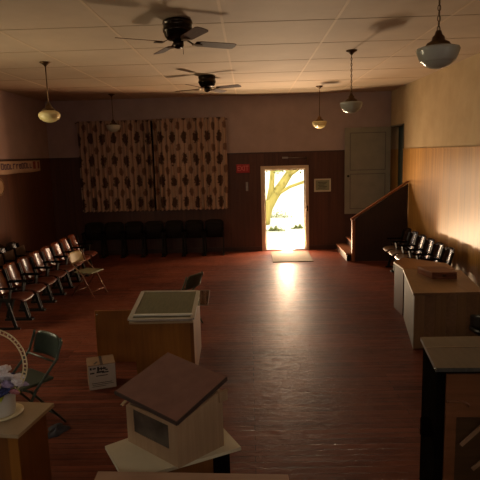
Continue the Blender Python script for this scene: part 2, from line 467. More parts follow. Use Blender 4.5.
# assumed windows out of frame in the side walls
n = 1
for holes, X0, X1 in ((WL, XL-T, XL), (WR, XR, XR+T)):
    for y0, y1, z0, z1 in holes:
        b = MB(); f = .05; xa, xb = X0+.02, X1-.02
        b.box(xa, xb, y0, y0+f, z0, z1); b.box(xa, xb, y1-f, y1, z0, z1); b.box(xa, xb, y0+f, y1-f, z0, z0+f); b.box(xa, xb, y0+f, y1-f, z1-f, z1)
        b.box(xa+.05, xb-.05, y0+f, y1-f, (z0+z1)/2-.02, (z0+z1)/2+.02)
        w = struct('window_%d' % n, b, 'trim_cream', 'assumed cream double-hung side window out of frame')
        MB().box((X0+X1)/2-.002, (X0+X1)/2+.002, y0+f, y1-f, z0+f, z1-f).build('window_pane', 'winglass', w)
        n += 1
# front door frame (opening seen through)
b = MB(); j = .085
b.box(DX0-j, DX0, YB-.035, YB+.10, 0, DZ+j, .004); b.box(DX1, DX1+j, YB-.035, YB+.10, 0, DZ+j, .004); b.box(DX0, DX1, YB-.035, YB+.10, DZ, DZ+j, .004)
d1 = struct('door_1', b, 'trim_cream', 'cream frame of the bright open front doorway')
b = MB(); b.box(DX0, DX0+.03, YB+.03, YB+.07, .02, DZ); b.box(DX1-.03, DX1, YB+.03, YB+.07, .02, DZ); b.box(DX0+.03, DX1-.03, YB+.03, YB+.07, DZ-.03, DZ)
b.build('door_stop', 'trim_cream', d1)
MB().box(DX0, DX1, YB-.03, YB+.12, 0, .02, .004).build('threshold', 'steel', d1)
b = MB(); b.box(DX1+.02, DX1+.065, YB-.06, YB-.035, .98, 1.12, .004); b.tube([(DX1+.04, YB-.06, 1.05), (DX1+.04, YB-.09, 1.05)], .012)
b.build('latch_plate', 'brass', d1)
# outward swung front door leaf, hinged at right, opened to the outside
b = MB(); b.box(DX1+.10, DX1+1.1, YB+.145, YB+.19, .03, DZ-.02, .004)
struct('door_2', b, 'trim_cream', 'front door leaf swung open to the outside')
# raised side doorway leaf, swung against the back wall above the stair
LX0, LX1, LY0, LY1, LZ0, LZ1 = 2.35, 3.455, 13.06, 13.10, .90, 2.985
b = MB(); b.box(LX0, LX1, LY0, LY1, LZ0, LZ1, .004)
d3 = struct('door_3', b, 'greydoor', 'grey-green two-panel door standing open against the back wall')
b = MB()
for z0, z1 in ((LZ0+.12, LZ0+.98), (LZ0+1.06, LZ1-.12)):
    x0, x1 = LX0+.12, LX1-.12
    for a in ((x0, x1, z0, z0+.018), (x0, x1, z1-.018, z1), (x0, x0+.018, z0, z1), (x1-.018, x1, z0, z1)):
        b.box(a[0], a[1], LY0-.006, LY0+.002, a[2], a[3])
b.build('panel_moulding', 'greydoor_dark', d3)
b = MB(); b.lathe([(0, 0), (.018, 0), (.012, .02), (.012, .04), (.028, .055), (.028, .075), (.015, .09), (0, .092)], 20)
b.build('door_knob', 'iron', d3, (LX0+.07, LY0, 1.83), (R(90), 0, 0))
b = MB(); b.box(XR-.02, XR+T, RY0-.012, RY0+.012, RZ0, RZ1); b.box(XR-.02, XR+T, RY0-.012, RY1+.02, RZ1-.012, RZ1+.02)
struct('door_4', b, 'greydoor_dark', 'grey-green lining of the raised side doorway')
# corridor behind the raised doorway
struct('wall_corridor', MB().box(XR+1.2, XR+1.3, RY0-1.0, YB+.5, .3, 3.6), 'corridor', 'dim green corridor wall beyond the raised doorway')
b = MB(); b.box(XR+T, XR+1.3, YB, YB+.1, .3, 3.6); b.box(XR+T, XR+1.3, RY0-1.0, RY0-.9, .3, 3.6); b.box(XR+T, XR+1.3, RY0-1.0, YB+.1, 3.3, 3.4)
struct('wall_corridor_ends', b, 'corridor', 'end walls and soffit of the dim green corridor')
struct('floor_corridor', MB().box(XR, XR+1.3, RY0-1.0, YB, .76, .88), 'tread', 'raised wooden floor of the side corridor')
# stage the photograph is taken from
b = MB(); b.box(XL+.03, XR-.03, YN, 1.6, .84, .9); b.box(XL+.03, XR-.03, 1.5, 1.56, 0, .84)
struct('floor_stage', b, 'stagefloor', 'low wooden stage at the near end of the hall')

# ------------------------------------------------------------------ stair
st = thing('staircase', 'short enclosed wooden stair with a sloping side panel rising to the raised side doorway', 'stairs', (2.25, 11.6, 0))
w_ = XR-.03-2.25
b = MB(); sl = (1.72-.93)/w_
def quadxz(b, pts, y0, y1):
    lo = [b.bm.verts.new((p[0], y0, p[1])) for p in pts]; hi = [b.bm.verts.new((p[0], y1, p[1])) for p in pts]
    b.bm.faces.new(lo); b.bm.faces.new(hi[::-1]); n = len(pts)
    for i in range(n): jn = (i+1) % n; b.bm.faces.new((lo[jn], lo[i], hi[i], hi[jn]))
quadxz(b, [(.06, 0), (w_, 0), (w_, .91+sl*w_), (.06, .91+sl*.06)], 0, .05)
b.build('side_panel', 'stairpanel', st)
MB().box(0, .07, -.01, .07, 0, .93, .004).build('newel_post', 'railcap', st)
b = MB(); b.bar((-.02, .025, .945), (w_, .025, .945+sl*(w_+.02)), .10, .035); b.build('handrail_cap', 'railcap', st)
ns = 5
for k in range(ns):
    x0 = -.10+k*.235; z1 = .88*(k+1)/ns
    x1 = w_ if k == ns-1 else x0+.26
    yb = 1.40 if k < ns else 1.4
    MB().box(x0-.02, x1, .07 if k else -.0+.075, yb, z1-.035, z1, .004).build('tread', 'tread', st)
    MB().box(x0, x0+.02, .075, yb, z1-.176, z1-.035).build('riser', 'stairpanel', st)

# ------------------------------------------------------------------ curtain
cur = thing('curtain_pair', 'pair of tan curtains printed with rows of dark brown motifs on the back wall', 'curtain', (0, 13.10, 0))
def curt(x0, x1, ph, ztop, zbot, nw, edge):
    def fn(u, v):
        x = x0+(x1-x0)*u
        amp = .020+.010*math.sin(u*9+ph)+.035*math.exp(-((u-edge)/.12)**2)
        y = amp*math.sin(u*nw*2*math.pi+ph)+.008*math.sin(u*nw*5.1+v*3)
        z = ztop+(zbot-ztop)*v + .012*math.sin(u*nw*2*math.pi+1)*v
        return (x+.006*math.sin(v*6+u*30), y, z)
    return MB().grid(fn, 260, 14)
curt(-4.15, -2.345, .3, 3.315, 1.105, 17, 1).build('curtain_panel', 'curtain', cur)
curt(-2.325, -.52, 1.7, 3.325, 1.105, 17, 0).build('curtain_panel', 'curtain', cur)
b = MB(); b.tube([(-4.2, .045, 3.28), (-.48, .045, 3.28)], .012)
for xx in (-4.1, -2.34, -.56): b.box(xx-.015, xx+.015, .04, .12, 3.265, 3.295)
b.build('curtain_rod', 'brass', cur)
MB().box(-2.365, -2.315, .03, .06, 1.15, 3.27).build('curtain_gap_shade', 'cabinet', cur)  # dark strip set in for the shade between the two panels

# ------------------------------------------------------------------ theatre seats
def theatre_seat(name, label, group, wood_, pad_, folded=False, pitch=.49):
    """faces local +X, seat centre at origin, back at x=-.3"""
    t = thing(name, label, 'seat', (0, 0, 0), 0, group)
    wdt = pitch-.075; sy = pitch/2-.024; sw_ = pitch-.10
    def back(u, v):
        y = -wdt/2+wdt*u
        bow = -.05*(1-(2*u-1)**2)
        z = .44+.40*v
        corner = max(0, abs(2*u-1)-.72)/.28
        z -= .03*(corner**2)*max(0, (v-.5)*2)
        return (-.17-.115*v+bow, y, z)
    MB().grid(back, 14, 8, .012).build('backrest', wood_, t)
    if folded:
        def seat(u, v):
            y = -sw_/2+sw_*u
            return (-.13+.035*math.sin(v*math.pi)+.02*v, y, .42+.34*v)
    else:
        def seat(u, v):
            y = -sw_/2+sw_*u
            return (-.16+.35*v, y, .43+.02*math.sin(v*3.0)-.045*max(0, v-.8)*5*(v-.8)*5*.6-.018*(1-(2*u-1)**2))
    MB().grid(seat, 10, 10, -.016).build('seat', pad_, t)
    for s in (-1, 1):
        y = s*sy
        b = MB()
        b.bar((-.26, y, .05), (-.13, y, .46), .026, .05); b.bar((.06, y, .03), (-.05, y, .46), .026, .045)
        b.bar((-.30, y, .015), (.12, y, .015), .04, .03)
        b.bar((-.16, y, .40), (-.25, y, .80), .024, .04); b.bar((-.18, y, .44), (.02, y, .44), .024, .05)
        b.bar((.00, y, .44), (.03, y, .60), .024, .04)
        b.build('side_standard', 'iron', t)
        MB().box(-.21, .10, y-.021, y+.021, .60, .625, .006).build('armrest', 'cabinet', t)
    return t

def ordw(k): return ['first', 'second', 'third', 'fourth', 'fifth', 'sixth', 'seventh', 'eighth', 'ninth'][k]
# left front row, facing +X
ys = [11.02-.49*k for k in range(8)]
g1 = 'theatre seats in the front row by the left wall'
p = theatre_seat('theatre_seat', '', g1, 'seatwood', 'seatpad')
for k, y in enumerate(ys):
    L = 'varnished brown theatre seat in front left row, %s from the far end' % ordw(k)
    if k == 0: p.location = (-3.50, y, 0); p['label'] = L
    else: dup(p, (-3.50, y, 0), 0, L, g1)
# left rear row
g2 = 'theatre seats in the second row against the left wall'
q = theatre_seat('theatre_seat', '', g2, 'darkseat', 'darkpad', True)
for k, y in enumerate([10.2, 9.71, 9.22, 8.73]):
    L = 'dark theatre seat against left wall behind front row, %s from far end' % ordw(k)
    if k == 0: q.location = (-4.42, y, 0); q['label'] = L
    else: dup(q, (-4.42, y, 0), 0, L, g2)
# right row, facing -X
g3 = 'theatre seats in a row along the right wall'
r_ = theatre_seat('theatre_seat', '', g3, 'darkseat', 'darkpad', False, .45)
for k, y in enumerate([10.75-.45*k for k in range(6)]):
    L = 'dark shiny theatre seat along right wall, %s from the staircase' % ordw(k)
    if k == 0: r_.location = (2.95, y, 0); r_.rotation_euler = (0, 0, R(180)); r_['label'] = L
    else: dup(r_, (2.95, y, 0), R(180), L, g3)
# back wall row, facing -Y
g4 = 'dark folded theatre seats in a row under the curtain'
s_ = theatre_seat('theatre_seat', '', g4, 'backrowwood', 'backrowwood', True)
for k in range(7):
    x = -.88-.5*k
    L = 'near-black folded theatre seat under the curtain, %s from the doorway side' % ordw(k)
    if k == 0: s_.location = (x, 12.82, 0); s_.rotation_euler = (0, 0, R(-90)); s_['label'] = L
    else: dup(s_, (x, 12.82, 0), R(-90), L, g4)

# ------------------------------------------------------------------ steel folding chairs (face local +X)
def folding_chair(label, loc, rz, padmat, seatmat, tube):
    t = thing('folding_chair', label, 'chair', loc, rz)
    w = .20
    def back(u, v):
        y = -w+.02+(2*w-.04)*u
        z = .58+.20*v
        c = abs(2*u-1)
        z -= .045*max(0, (c-.6)/.4)**2*v*1.2
        return (-.22-.035*v-.03*(1-c*c), y, z)
    MB().grid(back, 14, 6, .012).build('backrest', padmat, t)
    b = MB(); b.box(-.17, .21, -w+.025, w-.025, .425, .45, .01); b.build('seat', seatmat, t)
    for s in (-1, 1):
        y = s*w
        MB().tube([(.24, y, 0), (.02, y, .40), (-.19, y, .60), (-.25, y, .74), (-.25, y*.93, .775)], .0115).build('front_leg', tube, t)
        MB().tube([(-.24, y*.88, 0), (.05, y*.88, .40), (.12, y*.88, .44)], .0105).build('rear_leg', tube, t)
    for A, B_, r_ in (((-.19, -w*.88, .08), (-.19, w*.88, .08), .008), ((.185, -w, .10), (.185, w, .10), .008), ((-.175, -w, .585), (-.175, w, .585), .009)):
        MB().tube([A, B_], r_).build('cross_bar', tube, t)
    return t
folding_chair('steel folding chair with tan back and olive seat beside the left theatre seats', (-2.93, 9.28, 0), R(-20), 'tanvinyl', 'olivevinyl', 'chairmetal')
folding_chair('dark green steel folding chair on the floor behind the flower basket', (-2.09, 4.52, 0), R(-126), 'greenmetal', 'greenmetal', 'greenmetal').scale = (1.1, 1.1, 1.06)
folding_chair('dark green folding chair standing just behind the screen-topped pedestal', (-1.02, 7.45, 0), R(150), 'greenmetal', 'greenmetal', 'greenmetal')

# ------------------------------------------------------------------ ceiling fans
def fan(loc, rz, label):
    t = thing('ceiling_fan', label, 'ceiling fan', loc, rz, 'bronze ceiling fans down the middle of the hall')
    MB().lathe([(0, 0), (.13, 0), (.152, -.01), (.158, -.035), (.150, -.04), (.150, -.085), (.157, -.09), (.156, -.12), (.148, -.125), (.138, -.165), (.11, -.195), (.06, -.205), (0, -.205)], 36).build('motor_housing', 'fanbody', t)
    MB().lathe([(0, -.205), (.055, -.205), (.058, -.25), (.045, -.275), (.02, -.285), (0, -.285)], 24).build('switch_cup', 'fanbody', t)
    MB().tube([(.05, 0, -.26), (.052, 0, -.34)], .003, 6).build('pull_chain', 'brass', t)
    for k in range(4):
        a = R(90*k)
        b = MB()
        pts = [(.19, -.045), (.24, -.062), (.62, -.070), (.655, -.055), (.665, 0), (.655, .055), (.62, .070), (.24, .062), (.19, .045)]
        tl = R(-12)
        lo = [b.bm.verts.new((x_, y_*math.cos(tl), -.225+y_*math.sin(tl))) for x_, y_ in pts]
        hi = [b.bm.verts.new((x_, y_*math.cos(tl), -.219+y_*math.sin(tl))) for x_, y_ in pts]
        b.bm.faces.new(lo[::-1]); b.bm.faces.new(hi)
        for i in range(len(pts)):
            j2 = (i+1) % len(pts); b.bm.faces.new((lo[i], lo[j2], hi[j2], hi[i]))
        bl = b.build('fan_blade', 'fanblade', t, None, (0, 0, a))
        bb = MB(); bb.bar((.10, 0, -.195), (.17, 0, -.232), .03, .008); bb.box(.165, .26, -.035, .035, -.238, -.230, .002)
        bb.build('blade_bracket', 'brass', bl)
    return t
fan((-.70, 5.8, H), R(28), 'nearer bronze ceiling fan with four dark wooden blades')
fan((-.70, 9.8, H), R(-25), 'farther bronze ceiling fan with four dark blades, nearer the doorway')

# ------------------------------------------------------------------ pendant lights
def pendant(loc, drop, label, chain, glassm, oblate=False):
    """loc at ceiling; drop = distance to the globe centre"""
    t = thing('pendant_light', label, 'pendant light', loc)
    MB().lathe([(0, 0), (.075, 0), (.078, -.012), (.05, -.028), (.022, -.05), (.012, -.065), (0, -.065)], 24).build('ceiling_canopy', 'brass', t)
    zt = -drop+.17
    if chain:
        b = MB(); z = -.06; k = 0
        while z > zt-.005:
            pts = []
            for i in range(10):
                a = 2*math.pi*i/10
                u = .011*math.cos(a); v = .024*math.sin(a)
                pts.append((u if k % 2 else 0, 0 if k % 2 else u, z-.02+v))
            b.tube(pts, .0035, 6, True); z -= .038; k += 1
        b.tube([(.004, .004, -.05), (.004, .004, zt)], .0025, 6)
        b.build('chain', 'brass', t)
    else:
        MB().tube([(0, 0, -.05), (0, 0, zt)], .008, 10).build('rod', 'brass', t)
    MB().lathe([(0, zt+.03), (.02, zt+.03), (.03, zt), (.045, zt-.015), (.05, zt-.04), (.085, zt-.06), (.092, zt-.075), (.088, zt-.085), (0, zt-.085)], 28).build('fitter', 'brass', t)
    c = -drop
    if oblate:
        prof = [(.070, c+.092), (.095, c+.086), (.128, c+.072), (.148, c+.052), (.157, c+.028), (.155, c+.006), (.146, c-.016), (.134, c-.034), (.127, c-.042), (.112, c-.045), (.107, c-.050),
                (.090, c-.064), (.055, c-.078), (.02, c-.085), (0, c-.086)]
    else:
        prof = [(.080, c+.088), (.085, c+.084), (.135, c+.080), (.155, c+.074), (.161, c+.062), (.159, c+.050), (.140, c-.002), (.131, c-.022), (.126, c-.028), (.116, c-.030), (.113, c-.034),
                (.095, c-.052), (.060, c-.070), (.02, c-.080), (0, c-.081)]
    MB().lathe(prof, 40).build('glass_shade', glassm, t)
    return t
pendant((-2.91, 7.96, H), H-3.055, 'white glass pendant light on a rod, nearer one on the left side', False, 'milkwarm', True)
pendant((-3.00, 12.1, H), H-3.075, 'small white glass pendant light hanging in front of the curtain', False, 'milk')
pendant((1.57, 11.8, H), H-3.01, 'cream glass pendant light on a rod above the doorway', False, 'milkwarm')
pendant((1.49, 7.8, H), H-3.045, 'white glass pendant light on a chain, halfway down the right side', True, 'milk')
pendant((1.47, 4.25, H), H-3.12, 'largest white glass pendant light on a chain, nearest at top right', True, 'milk')

# ------------------------------------------------------------------ things on the back wall
ex = thing('exit_sign', 'red EXIT sign on the panelling left of the doorway', 'sign', (-.135, YB-.03, 2.075))
MB().box(-.165, .165, -.012, .016, -.105, .105, .006).build('sign_plate', 'red', ex)
text_mesh('sign_lettering', 'EXIT', .17, 'signwhite', ex, (0, -.014, 0), (R(90), 0, 0), .001, bold=.002)
ex2 = [o for o in ex.children if o.name.startswith('sign_lettering')][0]; ex2.scale = (.82, 1.05, 1)
ex2.data.materials[0] = plain('dull_red_lettering', 'c86058', 'd06860', .5)
sw = thing('light_switch', 'narrow pale switch plate below the red sign', 'switch', (-.045, YB-.018, 1.63))
MB().box(-.028, .028, -.006, .006, -.11, .11, .003).build('switch_plate', 'steel', sw)
MB().box(-.006, .006, -.014, -.004, -.012, .012, .002).build('toggle', 'signwhite', sw)
fs = thing('framed_notice', 'small framed notice on the panelling right of the doorway', 'picture', (1.825, YB-.03, 1.615))
b = MB(); W2, H2 = .205, .16
b.box(-W2, W2, -.012, .014, H2-.035, H2, .003); b.box(-W2, W2, -.012, .014, -H2, -H2+.035, .003)
b.box(-W2, -W2+.035, -.012, .014, -H2+.035, H2-.035); b.box(W2-.035, W2, -.012, .014, -H2+.035, H2-.035)
b.build('frame', 'signwhite', fs)
MB().box(-W2+.03, W2-.03, .002, .012, -H2+.03, H2-.03).build('notice_paper', 'signgreen', fs)
b = MB()
for i, z in enumerate((.07, .035, 0, -.035, -.07)): b.box(-.11+.02*(i % 2), .11-.03*(i % 3), -.001, .002, z-.006, z+.006)
b.build('notice_print', 'ink', fs)
cl = thing('door_closer', 'thin metal closer rod above the doorway', 'door closer', (1.17, YB-.05, 2.30))
MB().tube([(-.31, 0, .012), (.29, 0, 0)], .008, 8).build('rod', 'steel', cl)
MB().box(-.33, -.19, -.02, .038, -.012, .034, .005).build('closer_body', 'steel', cl)
MB().box(.27, .295, -.015, .03, -.18, .014, .004).build('bracket', 'brass', cl)
o = MB().box(.50, 1.42, 11.72, 12.98, 0, .014, .004).build('doormat', 'mat'); tag(o, 'olive brown doormat on the floor in front of the bright doorway', 'doormat')

# banner on left wall
bn = thing('banner', 'long cream banner with faded lettering high on the left wall panelling', 'banner', (XL+.012, 11.45, 2.30))
def bf(u, v):
    y = -1.25+2.34*u
    return (.012+.006*math.sin(u*22), y, .118-.235*v-.03*math.sin(u*math.pi)*v-.01*math.sin(u*9)*v)
MB().grid(bf, 60, 4, .003).build('banner_cloth', 'banner', bn)
random.seed(3)
yy = -1.2
while yy < .55:
    wq = random.uniform(.05, .11); hz = random.uniform(.10, .13)
    b = MB(); b.box(.021, .025, yy, yy+.022, -.05, -.05+hz)
    k_ = random.randrange(4)
    if k_ != 1: b.box(.021, .025, yy+.022, yy+wq, -.05+hz-.022, -.05+hz)
    if k_ != 0: b.box(.021, .025, yy+.022, yy+wq, -.05, -.03)
    if k_ > 1: b.box(.021, .025, yy+wq, yy+wq+.02, -.05, -.05+hz)
    b.build('painted_mark', 'purpleink', bn); yy += wq+.055
MB().box(.021, .025, .66, .80, -.07, .10).build('red_patch', 'redink', bn)
MB().box(.021, .025, .92, 1.0, -.07, .09).build('red_patch', 'redink', bn)
pl = thing('wall_plaque', 'round pale plaque on the left wall at the photo edge', 'plaque', (XL+.014, 10.42, 1.92))
MB().lathe([(0, 0), (.17, 0), (.175, .01), (.16, .022), (.12, .018), (0, .018)], 36).build('plaque_disc', 'palewood', pl, None, (0, R(90), 0))
MB().lathe([(.13, .018), (.14, .028), (.15, .026), (.155, .02)], 36).build('plaque_rim', 'brass', pl, None, (0, R(90), 0))

# ------------------------------------------------------------------ plinths, counters
def inset(poly, d):
    cx = sum(p[0] for p in poly)/len(poly); cy = sum(p[1] for p in poly)/len(poly); out = []
    for x, y in poly:
        v = Vector((x-cx, y-cy)); L = v.length; out.append((cx+v.x*(L-d)/L, cy+v.y*(L-d)/L))
    return out
# pedestal with the window screen on it
PF = [(-1.30, 5.36), (-.625, 5.36), (-.665, 6.58), (-1.39, 6.62)]
pd = thing('display_pedestal', 'orange-brown plywood pedestal in the middle with a framed screen on top', 'pedestal')
MB().prism([(-1.26, 5.42), (-.63, 5.42), (-.66, 6.5), (-1.33, 6.54)], 0, .695).build('pedestal_body', 'pedwood', pd)
MB().prism(PF, .695, .715).build('pedestal_top', 'beigetop', pd)
b = MB(); b.box(-.662, -.625, 5.40, 5.43, 0, .695); b.build('corner_trim', 'pedwood2', pd)
pn = thing('glass_pane', 'loose clear glass pane jutting out from under the framed screen', 'glass')
MB().prism([(-1.2, 5.95), (-.51, 5.93), (-.535, 6.62), (-1.24, 6.66)], .7155, .720).build('pane_sheet', 'clear', pn)
b = MB(); 
for a, c in (((-.61, 5.936), (-.51, 5.93)), ((-.51, 5.93), (-.535, 6.62)), ((-.535, 6.62), (-.66, 6.626))): b.bar((*a, .7185), (*c, .7185), .008, .006)
b.build('pane_edge', 'steel', pn)
sc_ = thing('window_screen', 'framed grey-green insect screen lying flat on the middle pedestal', 'window screen')
q4 = [(-1.30, 5.40), (-.63, 5.39), (-.675, 6.52), (-1.385, 6.56)]; z0 = .7215
b = MB()
def fr(b, A, B_, w, z0, z1):
    b.bar((A[0], A[1], (z0+z1)/2), (B_[0], B_[1], (z0+z1)/2), w, z1-z0)
for i in range(4): fr(b, q4[i], q4[(i+1) % 4], .045, z0, z0+.02)
b.build('screen_frame', 'sashframe', sc_)
MB().prism(inset(q4, .03), z0+.004, z0+.012).build('screen_mesh', 'mesh', sc_)
b = MB(); b.bar((-1.285, 5.52, z0+.024), (-.645, 5.51, z0+.024), .045, .014); b.build('bottom_rail', 'white', sc_)
# panel beside the pedestal
pa = thing('low_partition', 'low orange-brown plywood partition standing left behind the middle pedestal', 'partition')
MB().box(-1.87, -1.40, 6.05, 6.075, 0, .645, .003).build('front_board', 'pedwood', pa)
MB().box(-1.83, -1.45, 6.075, 6.30, 0, .03, .003).build('foot_board', 'pedwood2', pa)
MB().lathe([(0, 0), (.010, 0), (.010, .008), (0, .012)], 12).build('screw', 'chrome', pa, (-1.84, 6.05, .60), (R(90), 0, 0))

# left stand with flowers
SP = [(-2.02, 3.60), (-1.429, 3.528), (-1.501, 3.095), (-2.06, 3.165)]
ls = thing('flower_stand', 'plywood stand with beige top under the flower basket at lower left', 'pedestal')
MB().prism(SP, .695, .72).build('stand_top', 'beigetop', ls)
MB().prism([(-1.97, 3.54), (-1.475, 3.48), (-1.535, 3.15), (-2.01, 3.21)], 0, .695).build('stand_body', 'pedwood2', ls)
b = MB(); b.prism([(-1.60, 3.152), (-1.53, 3.143), (-1.528, 3.15), (-1.6, 3.16)], 0, .69); b.build('corner_strip', 'pedwood', ls)
fx, fy = -1.742, 3.38
sa = MB().lathe([(0, 0), (.09, 0), (.135, .010), (.14, .014), (.09, .008), (0, .006)], 40).build('saucer', 'creamplastic', None, (fx+.01, fy, .7205)); tag(sa, 'cream plastic saucer under the white flower basket', 'saucer')
fb = thing('flower_basket', 'white round pot of artificial flowers with a tall cream hoop handle', 'flower basket', (fx, fy, .730))
MB().lathe([(0, 0), (.092, 0), (.098, .01), (.104, .15), (.107, .16), (.100, .16), (.095, .14), (0, .135)], 40).build('pot', 'white', fb)
# hoop handle: two rails with rungs
b = MB(); rr_ = .212
cz = .362
pin, pout = [], []
for i in range(41):
    a = R(-62+304*i/40)
    pin.append(((rr_-.013)*math.cos(a), 0, cz+(rr_-.013)*math.sin(a)*1.05)); pout.append(((rr_+.013)*math.cos(a), 0, cz+(rr_+.013)*math.sin(a)*1.05))
b.tube(pin, .0045, 8); b.tube(pout, .0045, 8)
for i in range(0, 41): b.tube([pin[i], pout[i]], .0032 if i % 2 else .005, 6)
b.build('hoop_handle', 'creamplastic', fb, None, (0, 0, R(-6)))
random.seed(11)
def blossom(c, r, mat):
    b = MB(); n = 7
    for ring, (rr2, tilt, cnt) in enumerate(((.62, .35, 8), (.32, .8, 6))):
        for k in range(cnt):
            a = 2*math.pi*k/cnt+ring*.4+random.random()*.2
            px, py = math.cos(a)*r*rr2, math.sin(a)*r*rr2
            b.ball((px, py, r*tilt*.55), r*.42, 1, 1, .55, 1, .12)
    b.ball((0, 0, r*.5), r*.28, 1, 1, .8, 1, .1)
    o = b.build('blossom', mat, fb, c, (random.uniform(-.9, .2), random.uniform(-.5, .7), 0)); return o
fl = [((.0, -.03, .27), .06, 'fl_white'), ((.05, -.02, .25), .055, 'fl_white'), ((-.06, .02, .26), .05, 'fl_white'), ((.02, .04, .28), .05, 'fl_white'),
      ((-.0, -.09, .215), .055, 'fl_pink'), ((-.06, -.08, .21), .05, 'fl_pink'), ((.105, -.06, .17), .035, 'fl_pink'), ((.065, -.09, .185), .05, 'fl_navy'), ((.085, -.04, .16), .04, 'fl_navy'),
      ((.07, -.05, .22), .04, 'fl_lav'), ((.11, -.02, .225), .045, 'fl_white'), ((.13, .0, .19), .04, 'fl_lav'), ((.09, .05, .22), .045, 'fl_white'), ((-.10, .0, .23), .045, 'fl_lav'), ((-.07, .06, .22), .045, 'fl_pink'), ((.03, .08, .21), .045, 'fl_navy')]
fl = [((c[0]*1.3, c[1]*1.15, c[2]), r*1.1, m) for c, r, m in fl]
for c, r, m in fl: blossom(c, r, m)
for k, (a, l) in enumerate(((-95, .10), (-60, .09), (-130, .10), (10, .09), (80, .1), (160, .1))):
    def lf(u, v, l=l):
        w = .032*math.sin(math.pi*min(1, u*.95+.03)); return (.05+l*u, w*(2*v-1), .17-.045*u*u+.012*abs(2*v-1))
    MB().grid(lf, 8, 4, .0015).build('leaf', 'leaf', fb, None, (0, 0, R(a)))
b = MB()
for c, r, m in fl[:16]: b.tube([(c[0]*.3, c[1]*.3, .12), (c[0]*.8, c[1]*.8, c[2])], .003, 6)
b.build('stems', 'greenmetal', fb)

# model house and its pedestal
hp = thing('house_pedestal', 'plywood pedestal with an off-white square top carrying the model house', 'pedestal')
BP = [(-.697, 2.565), (-.084, 2.877), (-.319, 3.341), (-.897, 2.913)]
MB().prism(BP, .72, .74).build('pedestal_top', 'board', hp)
cx = sum(p_[0] for p_ in BP)/4; cy = sum(p_[1] for p_ in BP)/4
MB().prism([(-.62, 2.72), (-.25, 2.905), (-.37, 3.17), (-.72, 2.94)], 0, .72).build('pedestal_body', 'pedwood2', hp)
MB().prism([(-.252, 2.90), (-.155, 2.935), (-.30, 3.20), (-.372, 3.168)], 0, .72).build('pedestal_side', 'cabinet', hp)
mh = thing('model_house', 'small wooden model house with a sloping brown roof and a dark window', 'model house', (-.422, 2.672, .7405))
# local axes: u along front face (to the left/back), v along right face
U = Vector((-.347, .292)); Vv = Vector((.212, .200)); 
lu, lv = U.length, Vv.length; lv *= 1.12
ux, vx = U/lu, (Vv.normalized())
def HP(a, c): q_ = ux*a+vx*c; return (q_.x, q_.y)
zFR, zFL, zBR, zBL = .258, .236, .352, .328   # wall heights: front right, front left, back right, back left
hb = zBR
def wz(a, c):
    f, g = a/lu, c/lv
    return (zFR*(1-f)+zFL*f)*(1-g)+(zBR*(1-f)+zBL*f)*g-.004
th = .014
def slab(b, a0, a1, c0, c1, z0, z1=None):
    P_ = [(a0, c0), (a1, c0), (a1, c1), (a0, c1)]
    b.prism([HP(*p_) for p_ in P_], z0, [wz(*p_) for p_ in P_] if z1 is None else z1)
b = MB(); w0, w1, wz0, wz1 = .075, lu-.065, .085, .228
slab(b, 0, w0, 0, th, 0); slab(b, w1, lu, 0, th, 0); slab(b, w0, w1, 0, th, 0, wz0); slab(b, w0, w1, 0, th, wz1)
b.build('front_wall', 'palewood', mh)
b = MB(); slab(b, w0, w1, .004, .008, wz0, wz1); b.build('window_pane', 'darkglass', mh)
b = MB(); slab(b, 0, th, th, lv, 0); b.build('side_wall', 'palewood', mh)
b = MB(); slab(b, lu-th, lu, th, lv, 0); b.build('side_wall', 'palewood', mh)
b = MB(); slab(b, th, lu-th, lv-th, lv, 0); b.build('rear_wall', 'palewood', mh)
ox_, oy_ = -.422, 2.672
RP = [(RPX-ox_, RPY-oy_) for RPX, RPY in [(-0.421, 2.667), (-0.869, 3.105), (-0.586, 3.47), (-0.158, 2.974)]]
zl = [.240, .222, .330, .358]
b = MB(); b.prism(RP, [z+.022 for z in zl], [z+.034 for z in zl]); b.build('roof', 'roof', mh)
b = MB()
for i_, j_ in ((0, 1), (3, 0)):
    A3 = Vector((*RP[i_], zl[i_]+.026)); B3 = Vector((*RP[j_], zl[j_]+.026)); b.bar(A3, B3, .008, .022)
b.build('roof_edge', 'roofedge', mh)
lu_ = lu; hf = zFL
b = MB(); b.prism([HP(-.012, lv-.03), HP(-.0005, lv-.03), HP(-.0005, lv+.03), HP(-.012, lv+.03)], hb-.07, hb-.005)
b.build('wood_bracket', 'palewood', mh)
b = MB(); b.bar((*HP(lu+.03, -.012), hf-.012), (*HP(lu+.045, .03), hf-.0), .012, .012); b.build('metal_clip', 'chrome', mh)

# nearest plank-topped plinth at bottom edge
np_ = thing('plank_pedestal', 'pine-topped pedestal cut off by the bottom edge of the photo', 'pedestal')
MB().prism([(-.825, 2.10), (.175, 2.05), (.165, 2.49), (-.83, 2.545)], .775, .812).build('plank_top', 'plank', np_)
MB().prism([(-.75, 2.15), (.10, 2.11), (.09, 2.42), (-.75, 2.47)], 0, .775).build('pedestal_body', 'pedwood2', np_)

